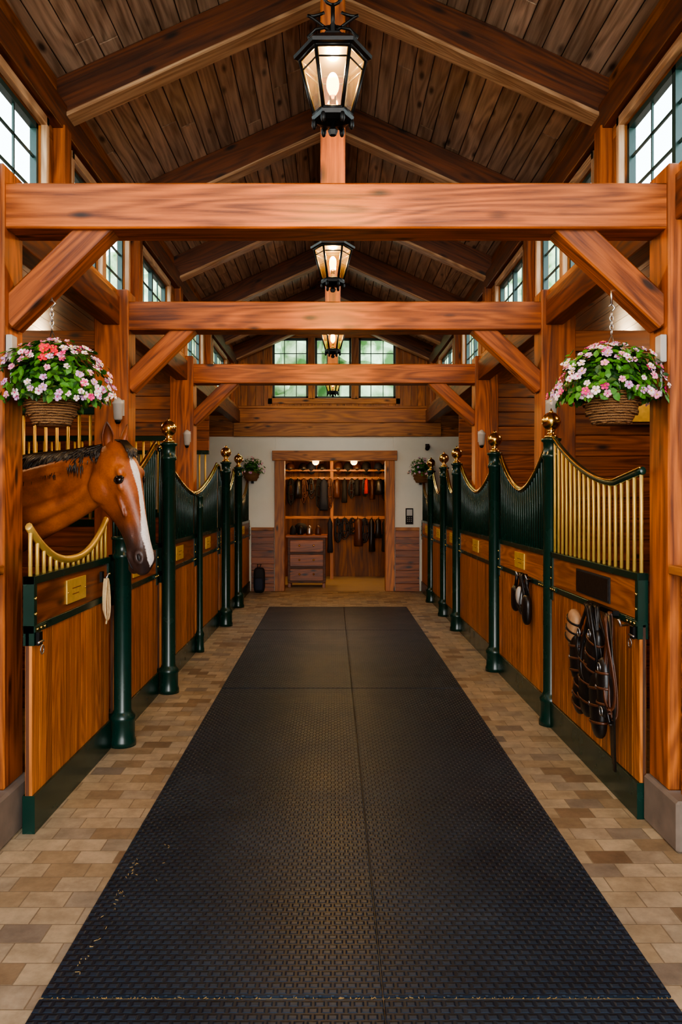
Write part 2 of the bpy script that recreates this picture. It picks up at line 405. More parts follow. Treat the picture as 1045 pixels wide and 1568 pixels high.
for sx in(-1,1):
    for a,c in WINS: window_x(sx*1.62,a,c,ZW0,ZW1,2,3)
for a,c in((-.98,-.40),(-.29,.30),(.42,1.02)): window_y(YE+.06,a,c,3.12,4.10,3,4)

# ------------------------------------------------------------------ outer stall walls, soffits, near bay walls
for sx,nm in((-1,'left'),(1,'right')):
    b=B(); boards(b,'x',sx*4.25,.08,3.4,YE,0,2.9,.16,'siding','h'); b.build('wall_'+nm,bevel=.003)
    b=B(); n=16
    for i in range(n):
        x0=1.65+i*(2.7/n); b.bx(sx*x0,sx*(x0+2.7/n-.004),3.4,YE,2.84,2.87,'siding',1)
    b.bx(sx*1.65,sx*4.35,3.4,YE,2.88,2.93,'dark',1)
    b.build('ceiling_stalls_'+nm)
    xi=LX-.02 if sx<0 else RX+.02
    b=B(); xc=xi+sx*.05
    boards(b,'x',xc,.06,YN,3.40,.20,1.17,.12,'siding','h')
    b.bx(xc+sx*.03,xc+sx*.08,YN,3.40,0,2.92,'siding',1)
    boards(b,'x',xc+sx*.01,.05,YN,3.40,1.21,2.74,.14,'gable','v')
    b.bx(xi-sx*.03,xi+sx*.09,YN,3.41,1.17,1.21,'trimw',1)
    b.build('wall_entry_'+nm,bevel=.004)
    b=B(); boards(b,'y',3.50,.06,*( (LX-2.75,LX-.25) if sx<0 else (RX+.25,RX+2.72)),0,2.87,.15,'dark','h'); b.build('wall_stall_end_'+nm,bevel=.003)
b=B(); b.bx(LX-.27,LX+.03,3.30,3.68,0,.22,'stone'); b.build('stone_plinth',bevel=.012)
b=B(); b.bx(RX-.02,RX+.28,3.30,3.66,0,.22,'stone'); b.build('stone_plinth',bevel=.012)

for y in FY[1:]+[10.6]:
    b=B(); boards(b,'y',y+.09,.05,RX+.25,4.2,0,2.7,.15,'siding','h'); b.build('stall_partition',bevel=.004)
    b=B()
    boards(b,'y',y+.09,.05,-4.2,LX-.25,0,1.3,.15,'siding','h')
    boards(b,'y',y+.09,.05,-4.2,LX-.25,2.15,2.7,.15,'siding','h')
    b.bx(-4.2,LX-.25,y+.06,y+.12,1.30,1.35,'green'); b.bx(-4.2,LX-.25,y+.06,y+.12,2.10,2.15,'green')
    x=LX-.3
    while x>-4.15: b.tube([(x,y+.09,1.35),(x,y+.09,2.10)],.013,'brassbar',6); x-=.08
    b.build('stall_partition',bevel=.003)

# ------------------------------------------------------------------ stall fronts
XSL=-1.36; XSR=1.45
def stall_front(side,y0,y1,top,barmat,plate=True,toprail='brass',latch=None,sp=.066):
    sx=-1 if side=='L' else 1
    xs=XSL if side=='L' else XSR
    f=-sx
    b=B()
    b.bx(xs-.028,xs+.028,y0,y1,.0,.17,'green')
    n=max(2,round((y1-y0)/.085)); w=(y1-y0)/n
    b.bx(xs-.008-f*.006,xs+.008-f*.006,y0,y1,.17,.91,'dark',2)
    for i in range(n): b.bx(xs-.016,xs+.016,y0+i*w+.0015,y0+(i+1)*w-.0015,.17,.905,'board',2)
    b.bx(xs-.024,xs+.024,y0,y1,.895,.93,'green'); b.bx(xs-.026,xs+.026,y0,y1,1.115,1.15,'green')
    b.bx(xs-.014,xs+.014,y0+.03,y1-.03,.93,1.115,'siding' if side=='L' else 'board',1)
    for q in(y0,y1-.035): b.bx(xs-.025,xs+.025,q,q+.035,.84,1.15,'green')
    for q in(y0,y1):
        d=1 if q==y0 else -1
        b.bx(xs+f*.024,xs+f*.031,q,q+d*.14,.90,.925,'green')
        for k in range(3): b.sphere((xs+f*.032,q+d*(.025+.045*k),.912),(.006,.008,.008),'brass',6,4)
        for k in range(2): b.sphere((xs+f*.027,q+d*.018,.98+.07*k),(.006,.009,.009),'brass',6,4)
    if plate:
        m_=(y0+y1)/2
        b.bx(xs+f*.014,xs+f*.021,m_-.15,m_+.15,.965,1.085,'plate')
        for q in(-.135,.135): b.sphere((xs+f*.022,m_+q,1.022),.005,'brass',6,4)
        for k in range(2):
            zz=1.035-.03*k; b.bx(xs+f*.021,xs+f*.0225,m_-.07,m_+.06-.03*k,zz,zz+.005,'siding')
    nb=max(2,round((y1-y0-.04)/sp))
    for i in range(nb+1):
        t=(.02+ (y1-y0-.04)*i/nb)/(y1-y0); y=y0+t*(y1-y0)
        b.tube([(xs,y,1.15),(xs,y,top(t)-.005)],.0095,barmat,6)
    pts=[(xs,y0+(y1-y0)*i/28,top(i/28)) for i in range(29)]
    b.tube(pts,.02,'green' if toprail!='brasslow' else 'brassbar',8,flat=.8)
    if toprail=='brass':
        b.tube([V(p)+V((0,0,.018)) for p in pts],.013,'brass',8)
        b.tube([V(p)+V((f*.018,0,.004)) for p in pts],.007,'brass',6)
    if toprail=='none': b.tube([V(p)+V((f*.014,0,.014)) for p in pts],.006,'brass',6)
    if latch:
        yy=y0 if latch=='near' else y1; d=1 if latch=='near' else -1
        b.bx(xs+f*.03,xs+f*.045,yy+d*.01,yy+d*.05,.84,.90,'iron')
        b.tube([(xs+f*.055,yy+d*.03,.86),(xs+f*.055,yy-d*.03,.86)],.006,'steel',6)
        b.tube([(xs+f*.05,yy+d*.03+.02*math.cos(a),.82+.02*math.sin(a)) for a in [k*math.pi/5 for k in range(10)]],.004,'steel',5,closed=True)
    return b.build('horse_stall_front',bevel=.003)
yoke=lambda hi,lo,p=1.7:(lambda t: lo+(hi-lo)*abs(2*t-1)**p)
stall_front('L',3.50,4.70,lambda t:1.185+.19*abs(2*t-1)**2.2,'brassbar',toprail='brasslow',latch='near',sp=.085)
stall_front('L',4.84,5.99,lambda t:1.55+.36*t**1.6,'green')
stall_front('L',6.13,7.62,lambda t:1.54+.35*(1-t)**1.5,'green')
stall_front('L',7.70,9.16,lambda t:1.54+.35*t**1.5,'green')
stall_front('L',9.30,10.72,yoke(1.88,1.56),'green')
stall_front('L',10.87,12.6,yoke(1.88,1.5),'green')
stall_front('R',3.66,5.13,lambda t:1.58+.05*max(0,.25-t)/.25+.31*max(0,(t-.25)/.75)**1.7,'brassbar',plate=False,toprail='none',latch='near',sp=.082)
stall_front('R',5.27,6.75,yoke(1.86,1.56),'green')
stall_front('R',6.89,8.83,yoke(1.86,1.56),'green')
stall_front('R',8.97,9.93,yoke(1.86,1.56),'green')
stall_front('R',10.07,11.25,yoke(1.86,1.56),'green')
stall_front('R',11.39,12.6,yoke(1.86,1.5),'green')
b=B(); b.bx(XSR-.021,XSR-.014,4.05,4.60,.955,1.09,'black'); b.bx(XSR-.025,XSR-.020,4.06,4.59,.965,1.08,'leather'); b.build('name_plaque')
def post(x,y,h,fin=True,r=.052):
    b=B()
    b.lathe([(r*1.55,0),(r*1.55,.03),(r*1.4,.05),(r*1.4,.15),(r*1.5,.16),(r*1.5,.18),(r*1.15,.2),(r,.22),(r,h-.14),(r*1.18,h-.13),(r*1.18,h-.11),(r,h-.10),(r,h-.03),(r*1.25,h-.02),(r*1.3,h-.005),(r*.9,h+.0)],(x,y,0),'green',20)
    if fin:
        b.lathe([(.042,0),(.045,.012),(.03,.022),(.02,.04),(.03,.05),(.02,.058)],(x,y,h),'brass',16)
        b.sphere((x,y,h+.11),.062,'brass',20,14)
        b.lathe([(.014,0),(.016,.008),(.006,.018),(.002,.03)],(x,y,h+.168),'brass',10)
    return b.build('stall_post')
post(-1.28,4.77,1.27,False); post(-1.27,6.06,1.93); post(-1.30,7.66,1.53,False,.028); post(-1.26,9.23,1.93); post(-1.30,10.79,1.93)
post(1.45,5.2,1.90); post(1.41,6.82,1.90); post(1.41,8.9,1.90); post(1.42,10.0,1.90); post(1.42,11.32,1.90)

# ------------------------------------------------------------------ end wall
b=B()
y0,y1=YE,YE+.12
b.bx(-4.3,-.93,y0,y1,0,2.5,'white'); b.bx(.98,4.3,y0,y1,0,2.5,'white'); b.bx(-.93,.98,y0,y1,2.25,2.5,'white')
yb=YE+.04
WH=[(-.98,-.40),(-.29,.30),(.42,1.02)]
def zt(x): return roofz(x)+.26
edges=[-1.62,-1.5,-1.38,-1.25,-1.12,-.98,-.40,-.29,.30,.42,1.02,1.14,1.27,1.38,1.5,1.62]
for a,c in zip(edges[:-1],edges[1:]):
    top=zt(max(abs(a),abs(c))) +.05
    if (a,c) in WH:
        n=5
        for i in range(n):
            p=a+(c-a)*i/n; q=a+(c-a)*(i+1)/n
            b.bx(p+.002,q-.002,yb-.03,yb+.03,2.96,3.12,'gable',2); b.bx(p+.002,q-.002,yb-.03,yb+.03,4.10,zt(max(abs(p),abs(q)))+.05,'gable',2)
    else: b.bx(a+.002,c-.002,yb-.03,yb+.03,2.5,top,'gable',2)
b.bx(-4.3,-1.6,y0,y1,2.5,3.0,'gable',0); b.bx(1.6,4.3,y0,y1,2.5,3.0,'gable',0)
b.bx(-1.62,1.62,y0+.02,y1,2.4,3.1,'dark',0)
b.build('wall_back',bevel=.003)
b=B()
b.bx(-1.6,1.75,YE-.06,YE,2.50,2.72,'trimw',0); b.bx(-1.6,1.75,YE-.05,YE,2.725,2.95,'gable',0); b.bx(-1.6,1.75,YE-.08,YE,2.95,2.99,'trimw',0)
b.bx(-.94,-.78,YE-.05,YE+.14,0,2.11,'gable',2); b.bx(.85,1.0,YE-.05,YE+.14,0,2.11,'gable',2); b.bx(-.98,1.04,YE-.06,YE+.14,2.11,2.27,'gable',0)
for q0,q1,u0,u1 in((-1.05,1.09,4.10,4.19),(-1.05,1.09,3.03,3.12),(-1.05,-.98,3.03,4.19),(1.02,1.09,3.03,4.19),(-.40,-.29,3.1,4.1),(.30,.42,3.1,4.1)): b.bx(q0,q1,YE-.03,YE+.02,u0,u1,'trimw')
b.build('trim_back',bevel=.004)
b=B()
for a,c in((-1.32,-.95),(1.01,1.40)):
    boards(b,'y',YE-.018,.03,a,c,.12,.98,.11,'siding','h'); b.bx(a,c,YE-.05,YE-.002,.98,1.03,'trimw',0); b.bx(a,c,YE-.05,YE-.002,0,.12,'siding',0)
b.build('trim_wainscot_back',bevel=.003)

# ------------------------------------------------------------------ tack room
b=B()
boards(b,'y',15.1,.05,-2.0,2.1,0,2.45,.15,'tackwall','v',.0008); boards(b,'x',-1.7,.05,YE+.13,15.1,0,2.45,.15,'tackwall','v',.0008); boards(b,'x',1.8,.05,YE+.13,15.1,0,2.45,.15,'tackwall','v',.0008)
b.bx(-2.1,2.2,15.13,15.2,0,2.5,'dark'); b.bx(-1.80,-1.73,YE+.13,15.2,0,2.5,'dark'); b.bx(1.83,1.9,YE+.13,15.2,0,2.5,'dark')
b.build('wall_tack_room')
b=B(); b.bx(-2,2.1,YE+.13,15.2,2.45,2.5,'tackwall'); b.build('ceiling_tack_room')
def bridle(b,x,y,z,h,mat='leather'):
    w=random.uniform(.05,.08)
    for k in range(4):
        ww=w*(1-.2*k)+random.uniform(-.01,.01); hh=h*random.uniform(.7,1); o=random.uniform(-.02,.02)
        pts=[(x+o+ww*math.sin(t)*(1-.2*math.cos(t)),y-.01*k,z-hh/2+hh/2*math.cos(t)) for t in [2*math.pi*i/16 for i in range(16)]]
        b.tube(pts,.012,mat,5,closed=True,flat=1.4)
    b.tube([(x-w,y-.02,z-h*.55),(x,y-.04,z-h*.6),(x+w,y-.02,z-h*.55)],.014,mat,5)
    b.tube([(x-w*.8,y-.02,z-h*.25),(x,y-.04,z-h*.22),(x+w*.8,y-.02,z-h*.25)],.014,mat,5)
def jacket(b,x,y,z,h,w,mat):
    vs=[];fs=[];n=14
    prof=[(0,.25,.02),(.06,.55,.04),(.14,.95,.055),(.4,.85,.06),(.7,.95,.065),(.95,1.05,.06),(1.0,.9,.03)]
    ph=random.random()*6
    for t,ww,dd in prof:
        for k in range(n):
            th=2*math.pi*k/n; fl=1+.18*math.sin(3*th+ph+2*t)*t
            vs.append((x+w*ww*math.cos(th)*fl,y+dd*math.sin(th)*fl,z-h*t))
    for i in range(len(prof)-1):
        for k in range(n): k2=(k+1)%n; fs.append((i*n+k,i*n+k2,(i+1)*n+k2,(i+1)*n+k))
    fs.append(tuple(range(n))); fs.append(tuple((len(prof)-1)*n+k for k in range(n)))
    b.add(vs,fs,mat,smooth=True)
b=B()
for zz in(1.85,1.12): b.bx(-1.45,1.55,14.62,14.68,zz,zz+.05,'trimw',0)
for xx in(-1.4,-.02,1.45): b.bx(xx-.03,xx+.03,14.55,14.61,0,2.3,'trimw',2)
b.bx(-1.45,1.55,14.45,14.75,2.0,2.03,'trimw',0)
x=-1.05
while x<1.35:
    for zz in(1.84,1.11):
        hh=random.uniform(.32,.62) if zz>1.5 else random.uniform(.3,.75)
        if zz<1.5 and x<-.1: continue
        b.tube([(x,14.62,zz+.02),(x,14.52,zz+.02),(x,14.5,zz+.05)],.008,'brass',5)
        q=random.random()
        if q<.5: bridle(b,x,14.53,zz+.02,hh,random.choice(['leather','leather','brownl','black']))
        else: jacket(b,x+random.uniform(-.02,.02),14.5+random.uniform(-.04,.02),zz+.02,hh*random.uniform(.6,1.1),random.uniform(.045,.09),random.choice(['leather','black','black','navy','leather','brownl']))
    x+=random.uniform(.10,.15)
jacket(b,.62,14.42,1.86,.28,.035,'red')
for xx in(-.95,-.8,-.55,-.4,-.2,.1,.28,.45,.62,.85,1.0):
    b.sphere((xx,14.55,2.06),(.09,.12,.08+random.uniform(0,.05)),random.choice(['black','leather','brownl','navy']),12,8); b.box((xx,14.45,2.04),(.14,.10,.015),'black')
b.build('tack_rack')
b=B()
b.bx(-.76,-.12,13.15,13.6,.08,.84,'dark',0); b.bx(-.79,-.09,13.12,13.63,.84,.88,'timber',0)
for xx in(-.73,-.15):
    for yy in(13.18,13.56): b.bx(xx-.025,xx+.025,yy-.025,yy+.025,0,.08,'siding')
for k in range(3):
    z0=.12+k*.24; b.bx(-.72,-.16,13.12,13.155,z0,z0+.20,'siding',0)
    for xx in(-.56,-.32): b.sphere((xx,13.11,z0+.11),.018,'brass',8,6)
b.build('chest_of_drawers',bevel=.005)
b=B()
for xx,mm in((-.68,'black'),(-.55,'leather'),(-.40,'steel'),(-.25,'brownl')):
    b.lathe([(.05,0),(.055,.02),(.05,.10),(.03,.14),(.01,.16)],(xx,13.35,.88),mm,12)
b.sphere((-.55,13.45,.98),(.12,.1,.1),'black',12,8)
b.build('grooming_supplies')
for xx in(-.30,.37):
    b=B(); b.lathe([(.03,0),(.03,.02),(.006,.03),(.006,.22),(.05,.23),(.05,.25)],(xx,13.7,2.20),'brass',12); b.sphere((xx,13.7,2.14),.06,'lampglow',14,10); b.build('ceiling_globe_light')

b=B()
def rbox(b,c,d,mat,p=.45,n=18,m=12,R=None):
    vs=[];fs=[];c=V(c)
    sg=lambda v: math.copysign(abs(v)**p,v)
    for i in range(m+1):
        ph=math.pi*(i/m-.5)
        for k in range(n):
            th=2*math.pi*k/n; l=V((d[0]*sg(math.cos(ph))*sg(math.cos(th)),d[1]*sg(math.cos(ph))*sg(math.sin(th)),d[2]*sg(math.sin(ph)))); vs.append(c+(R@l if R else l))
    for i in range(m):
        for k in range(n): k2=(k+1)%n; fs.append((i*n+k,i*n+k2,(i+1)*n+k2,(i+1)*n+k))
    b.add(vs,fs,mat,smooth=True)
rbox(b,(-1.17,12.46,.20),(.09,.07,.20),'black'); rbox(b,(-1.17,12.38,.14),(.07,.04,.10),'navy')
b.tube([(-1.17,12.46,.39),(-1.14,12.46,.45),(-1.20,12.46,.45),(-1.19,12.46,.39)],.008,'black',5)
b.build('backpack')
b=B(); b.bx(1.18,1.30,YE-.03,YE,1.08,1.34,'black'); b.bx(1.195,1.285,YE-.036,YE-.03,1.22,1.32,'greybox')
for i in range(3):
    for j in range(3): b.sphere((1.21+.03*i,YE-.036,1.19-.03*j),.008,'greybox',6,4)
b.build('intercom_panel')
b=B(); b.bx(1.50,1.56,YE-.03,YE,2.30,2.38,'black'); b.tube([(1.53,YE-.03,2.34),(1.53,YE-.12,2.33)],.012,'black'); b.tube([(1.53,YE-.10,2.33),(1.50,YE-.26,2.29)],.035,'black',10); b.build('security_camera')

# ------------------------------------------------------------------ hanging baskets
def flower(b,p,nrm,r,mat):
    nrm=nrm.normalized(); a=nrm.orthogonal().normalized(); c=nrm.cross(a); ph=random.random()*6
    vs=[p-nrm*.004];fs=[]
    for k in range(5):
        th=ph+2*math.pi*k/5
        for dt,rr,h in((-.56,.75,.004),(-.25,1.0,.003),(.25,1.0,.003),(.56,.75,.004)):
            t=th+dt; vs.append(p+(a*math.cos(t)+c*math.sin(t))*r*rr+nrm*h*random.uniform(-.5,1.5))
        i=1+4*k; fs.append((0,i,i+1,i+2,i+3))
    b.add(vs,fs,mat); b.sphere(p+nrm*.003,r*.2,random.choice(['yellow','magenta']),6,4)
def leaf(b,p,nrm,L,mat):
    nrm=nrm.normalized(); a=nrm.orthogonal(); a.rotate(Matrix.Rotation(random.random()*6.28,3,nrm)); a.normalize()
    a=(a+nrm*random.uniform(-.3,.9)+V((0,0,-.3))).normalized(); c=nrm.cross(a).normalized(); w=L*.32; n2=a.cross(c)
    vs=[p,p+a*L*.35+c*w,p+a*L*.7+c*w*.8,p+a*L-n2*L*.1,p+a*L*.7-c*w*.8,p+a*L*.35-c*w,p+a*L*.5-n2*L*.08]
    b.add(vs,[(0,1,6),(1,2,6),(2,3,6),(3,4,6),(4,5,6),(5,0,6)],mat)
def basket(x,y,zrim,rb,rx,rz,nl,nf,hook,pal):
    e=empty('hanging_flower_basket')
    b=B(); h=rb*1.1
    prof=[(rb*.55,-h),(rb*.78,-h*.8),(rb*.93,-h*.45),(rb,-h*.05),(rb*1.06,0),(rb*1.0,.012),(rb*.9,0),(rb*.85,-.02)]
    b.lathe(prof,(x,y,zrim),'wicker',24)
    for zz in(-.9,-.6,-.3,0): 
        rr=rb*(1.04 if zz==0 else (.99 if zz==-.3 else (.9 if zz==-.6 else .68)))
        b.tube([(x+rr*math.cos(t),y+rr*math.sin(t),zrim+h*zz+.006*math.sin(9*t)) for t in [2*math.pi*i/36 for i in range(36)]],.007,'wicker',5,closed=True)
    b.build('basket',e)
    b=B()
    cz=zrim+rz*.60
    b.sphere((x,y,cz),(rx*.55,rx*.45,rz*.45),'leaf2',16,10)
    def pt(k):
        while True:
            d=V((random.gauss(0,1),random.gauss(0,1),random.gauss(0,1)))
            if d.length>.1: break
        d.normalize()
        if d.z<-.45: d.z=-d.z
        lump=1+.16*noise.noise(d*2.2+V((x*7,0,0)))
        p=V((x+d.x*rx*k*lump,y+d.y*rx*.85*k*lump,cz+d.z*rz*k*lump))
        p.z+=-.45*rz*(math.hypot(d.x,d.y)**5); return p,V((d.x,d.y,d.z+.25))
    for i in range(nl):
        p,nn=pt(random.uniform(.5,1.08)); leaf(b,p,nn,random.uniform(.028,.05)*(rx/.24)**.5,random.choice(['leaf','leaf','leaf2']))
    b.build('foliage',e)
    b=B()
    for i in range(nf):
        p,nn=pt(random.uniform(.98,1.12)); flower(b,p,nn+V((0,-.35,0)),random.uniform(.014,.021),random.choice(pal))
    if len(pal)>7 and x<0:
        for k in range(9):
            flower(b,V((x+.04+random.uniform(-.035,.035),y-.17+random.uniform(-.03,.03),cz+.085+random.uniform(-.03,.03))),V((.1,-1,.4)),.018,'redp')
    b.build('blossoms',e)
    b=B()
    if hook:
        top=V(hook)
        for k in range(3):
            t=2*math.pi*k/3+.5; b.tube([(x+rb*math.cos(t),y+rb*math.sin(t),zrim),(x,y,top.z-.12)],.0025,'steel',5)
        zz=top.z-.12; i=0
        while zz<top.z-.02:
            R=[(x+.008*math.cos(a)*(i%2),y+.008*math.cos(a)*(1-i%2),zz+.012+.014*math.sin(a)) for a in [2*math.pi*q/10 for q in range(10)]]
            b.tube(R,.0028,'steel',5,closed=True); zz+=.02; i+=1
        b.tube([(x,y,top.z-.02),(x+.015,y,top.z),(x,y,top.z+.02),(x-.012,y,top.z+.005)],.004,'steel',6)
        b.tube([(x,y,top.z+.01),top+V((0,.0,.10))],.005,'steel',6)
    else:
        b.tube([(x,YE-.06,zrim+.02),(x,y,zrim-.0)],.008,'iron',6); b.tube([(x,YE-.06,zrim-.15),(x,y+.04,zrim-.05)],.006,'iron',6); b.bx(x-.02,x+.02,YE-.06,YE-.0,zrim-.18,zrim+.05,'iron')
    b.build('hanger',e)
palL=['pink','pink','pale','pale','lilac','lilac','pale','magenta']
basket(-1.27,3.54,1.955,.118,.245,.15,1400,190,(-1.27,3.54,2.38),palL)
basket(1.26,3.54,1.965,.122,.235,.135,1400,190,(1.26,3.54,2.36),palL)
basket(-1.30,12.48,1.92,.13,.20,.14,300,55,None,palL[:-1])
basket(1.42,12.48,1.90,.14,.21,.15,300,55,None,palL[:-1])

# ------------------------------------------------------------------ lanterns
def lantern(y,zb=2.80):
    e=empty('pendant_lantern'); b=B(); n=6; rot=0.0
    def ringp(r,z): return [V((r*math.cos(2*math.pi*k/n+rot),y+r*math.sin(2*math.pi*k/n+rot),z)) for k in range(n)]
    b.lathe([(.012,-.05),(.018,-.035),(.008,-.02),(.05,-.012),(.070,.0),(.073,.014),(.06,.022)],(0,y,zb),'iron',6,False,rot)
    b.lathe([(.112,.205),(.134,.212),(.136,.224),(.125,.232),(.072,.268),(.048,.275),(.048,.286),(.03,.293),(.012,.305),(.012,.33)],(0,y,zb),'iron',6,False,rot)
    lo=ringp(.064,zb+.02); hi=ringp(.113,zb+.208)
    for p,q in zip(lo,hi):
        b.tube([p,q],.007,'iron',6); b.sphere(p+V((0,0,-.03)),(.01,.01,.022),'iron',6,5)
    for k in range(n):
        b.tube([lo[k],lo[(k+1)%n]],.008,'iron',6); b.tube([hi[k],hi[(k+1)%n]],.008,'iron',6)
        a=lo[k].lerp(hi[k],.82); c=lo[(k+1)%n].lerp(hi[(k+1)%n],.82)
        b.tube([a,c],.0035,'iron',5)
    for sx in(-1,1):
        pts=[V((sx*(.012+.085*math.sin(t*1.15)*(1-.25*t/3)),y,zb+.31+.055*t*.6+.02*math.sin(t*2))) for t in [i*.25 for i in range(11)]]
        b.tube(pts,.006,'iron',6)
        b.tube([(sx*.012,y,zb+.325),(sx*.06,y,zb+.315),(sx*.085,y,zb+.29),(sx*.075,y,zb+.275)],.006,'iron',6)
    b.tube([(.03*math.cos(t),y,zb+.43+.03*math.sin(t)) for t in [2*math.pi*i/14 for i in range(14)]],.006,'iron',6,closed=True)
    b.tube([(0,y,zb+.32),(0,y,zb+.40)],.007,'iron',6)
    zz=zb+.46;i=0
    while zz<4.34:
        b.tube([(.013*math.cos(a)*(i%2),y+.013*math.cos(a)*(1-i%2),zz+.022*math.sin(a)+.012) for a in [2*math.pi*q/10 for q in range(10)]],.004,'iron',5,closed=True); zz+=.034;i+=1
    b.lathe([(.05,0),(.05,.02),(.02,.03)],(0,y,4.33),'iron',12)
    b.tube([(0,y,zb+.02),(0,y,zb+.085)],.012,'brass',8)
    b.build('cage',e)
    b=B()
    for k in range(n): b.add([lo[k],lo[(k+1)%n],hi[(k+1)%n],hi[k]],[(0,1,2,3)],'lglass')
    b.build('glass_panes',e)
    b=B(); b.sphere((0,y,zb+.125),(.022,.022,.040),'bulb',12,10); b.build('bulb',e)
    l=bpy.data.lights.new('lantern_light','POINT'); l.energy=60; l.color=(1,.68,.36); l.shadow_soft_size=.018
    o=bpy.data.objects.new('lantern_light',l); COL.objects.link(o); o.location=(0,y,zb+.185); o.parent=e
for y in(2.70,4.75,6.98,9.7): lantern(y)

def sconce(x,y,z):
    b=B()
    b.bx(x-.025,x+.025,y-.012,y,z-.05,z+.06,'greybox')
    b.tube([(x,y-.01,z+.03),(x,y-.07,z+.04)],.008,'steel',6)
    b.lathe([(.018,-.09),(.03,-.08),(.036,.02),(.042,.03),(.02,.06),(.006,.07)],(x,y-.08,z),'greybox',8)
    b.lathe([(.012,-.115),(.022,-.10),(.022,-.09)],(x,y-.08,z),'iron',8)
    b.build('wall_sconce')
for y in(5.51,8.08): sconce(-1.49,y,2.13); sconce(1.52,y,2.13)
b=B(); b.bx(LX+.002,LX+.03,3.44,3.50,2.10,2.22,'greybox'); b.tube([(LX+.015,3.47,2.10),(LX+.015,3.47,1.95)],.006,'greybox',6); b.build('junction_box',bevel=.004)
b=B(); b.bx(RX-.03,RX-.002,3.44,3.50,2.10,2.22,'greybox'); b.tube([(RX-.015,3.47,2.10),(RX-.015,3.47,1.95)],.006,'greybox',6); b.build('junction_box',bevel=.004)
for sx in(-1,1):
    for y in(4.6,6.9,9.4):
        x=sx*2.6
        b=B(); b.lathe([(.09,0),(.09,-.02),(.06,-.03)],(x,y,2.84),'iron',14); b.sphere((x,y,2.79),(.07,.07,.04),'lampglow',14,8); b.build('stall_ceiling_light')
        l=bpy.data.lights.new('stall_light','POINT'); l.energy=17; l.color=(1,.70,.40); l.shadow_soft_size=.06
        o=bpy.data.objects.new('stall_light',l); COL.objects.link(o); o.location=(x,y,2.68)
b=B(); b.bx(2.02,2.32,5.53,5.59,2.02,2.20,'brownl'); b.bx(2.04,2.30,5.52,5.535,2.04,2.18,'plate'); b.build('wall_plaque')
for x in(-.3,.37):
    l=bpy.data.lights.new('tack_light','POINT'); l.energy=22; l.color=(1,.60,.25); l.shadow_soft_size=.06
    o=bpy.data.objects.new('tack_light',l); COL.objects.link(o); o.location=(x,13.7,2.0)

# ------------------------------------------------------------------ tack hanging on stalls
b=B()
b.bx(1.395,1.425,3.90,4.30,.915,.94,'iron')
b.tube([(1.40,4.10,.93),(1.36,4.10,.92),(1.345,4.10,.95)],.007,'steel',6)
b.tube([(1.40,3.72,.90),(1.36,3.70,.90),(1.35,3.70,.93)],.007,'steel',6)
def loop(yc,zt_,w,h,x,r,mat,sk=0):
    pts=[(x+.012*math.sin(2*t),yc+sk*(1-math.cos(t))*.5+w*math.sin(t)*(1.15-.35*math.cos(t)),zt_-h/2+h/2*math.cos(t)) for t in [2*math.pi*i/28 for i in range(28)]]
    b.tube(pts,r,mat,6,closed=True,flat=.35,upv=(0,1,.01))
for i in range(7):
    loop(4.08+random.uniform(-.05,.06),.945,random.uniform(.04,.10),random.uniform(.30,.5),1.37-.006*i,.018,'leather',random.uniform(-.06,.10))
for i in range(4):
    loop(3.88+random.uniform(-.03,.03),.94-.01*i,random.uniform(.02,.05),random.uniform(.4,.6),1.365-.006*i,.016,random.choice(['leather','leather','brownl']),-.05)
for k in range(3): b.tube([(1.365-.008*k,3.86-.02*k,.93),(1.36,3.84-.02*k,.6),(1.365,3.82-.015*k,.24-.03*k)],.018,'leather',6,flat=.35,upv=(0,1,0))
# splint boots / leather flaps: open shells with buckled straps
for (yy,zz,hy,hh,mm,tilt) in((4.40,.77,.075,.11,'tanl',.3),(4.34,.62,.07,.13,'leather',-.1),(4.16,.54,.10,.20,'leather',.12),(4.28,.44,.07,.12,'leather',.3),(4.00,.45,.08,.17,'leather',-.12),(4.06,.70,.08,.15,'leather',.3),(3.90,.56,.055,.15,'leather',-.05)):
    R=Matrix.Rotation(tilt,3,'X'); rbox(b,(1.355,yy,zz),(.034,hy,hh),mm,.72,16,12,R)
    for q in(-.5,.0,.5): b.tube([V((1.355,yy,zz))+R@V((.040*math.cos(t),hy*1.03*math.sin(t),hh*q)) for t in [2*math.pi*i/18 for i in range(18)]],.007,'leather' if mm!='leather' else 'brownl',6,closed=True,flat=.5)
    b.sphere(V((1.315,yy+.02,zz)),(.004,.010,.012),'steel',8,6)
for yy,zz in((4.05,.80),(3.90,.66),(3.87,.45),(4.22,.78)):
    b.tube([(1.325,yy+.02*math.cos(t),zz+.022*math.sin(t)) for t in [2*math.pi*i/12 for i in range(12)]],.004,'steel',5,closed=True)
b.build('bridle_and_boots')
b=B(); b.tube([(1.43,5.9,.92),(1.39,5.9,.92),(1.38,5.9,.95)],.006,'steel',6); b.tube([(1.43,5.62,.92),(1.39,5.62,.92),(1.38,5.62,.95)],.006,'steel',6)
for i in range(6): loop(5.80+random.uniform(-.12,.08),.95,random.uniform(.03,.07),random.uniform(.2,.32),1.40-.004*i,.013,'leather')
rbox(b,(1.395,5.98,.74),(.03,.07,.10),'leather',.75); rbox(b,(1.395,5.64,.70),(.03,.07,.11),'leather',.75); b.sphere((1.385,5.80,.78),(.03,.06,.07),'greybox',12,8)
b.tube([(1.40,5.64,.94),(1.395,5.64,.8)],.014,'leather',6); b.tube([(1.40,5.94,.94),(1.395,5.98,.8)],.014,'leather',6)
b.build('halter')
b=B(); b.bx(XSL+.026,XSL+.04,4.48,4.52,1.02,1.08,'iron')
xr=XSL+.04
b.tube([(xr,4.5,1.04),(xr+.02,4.5,1.04),(xr+.03,4.5,1.07)],.006,'steel',6)
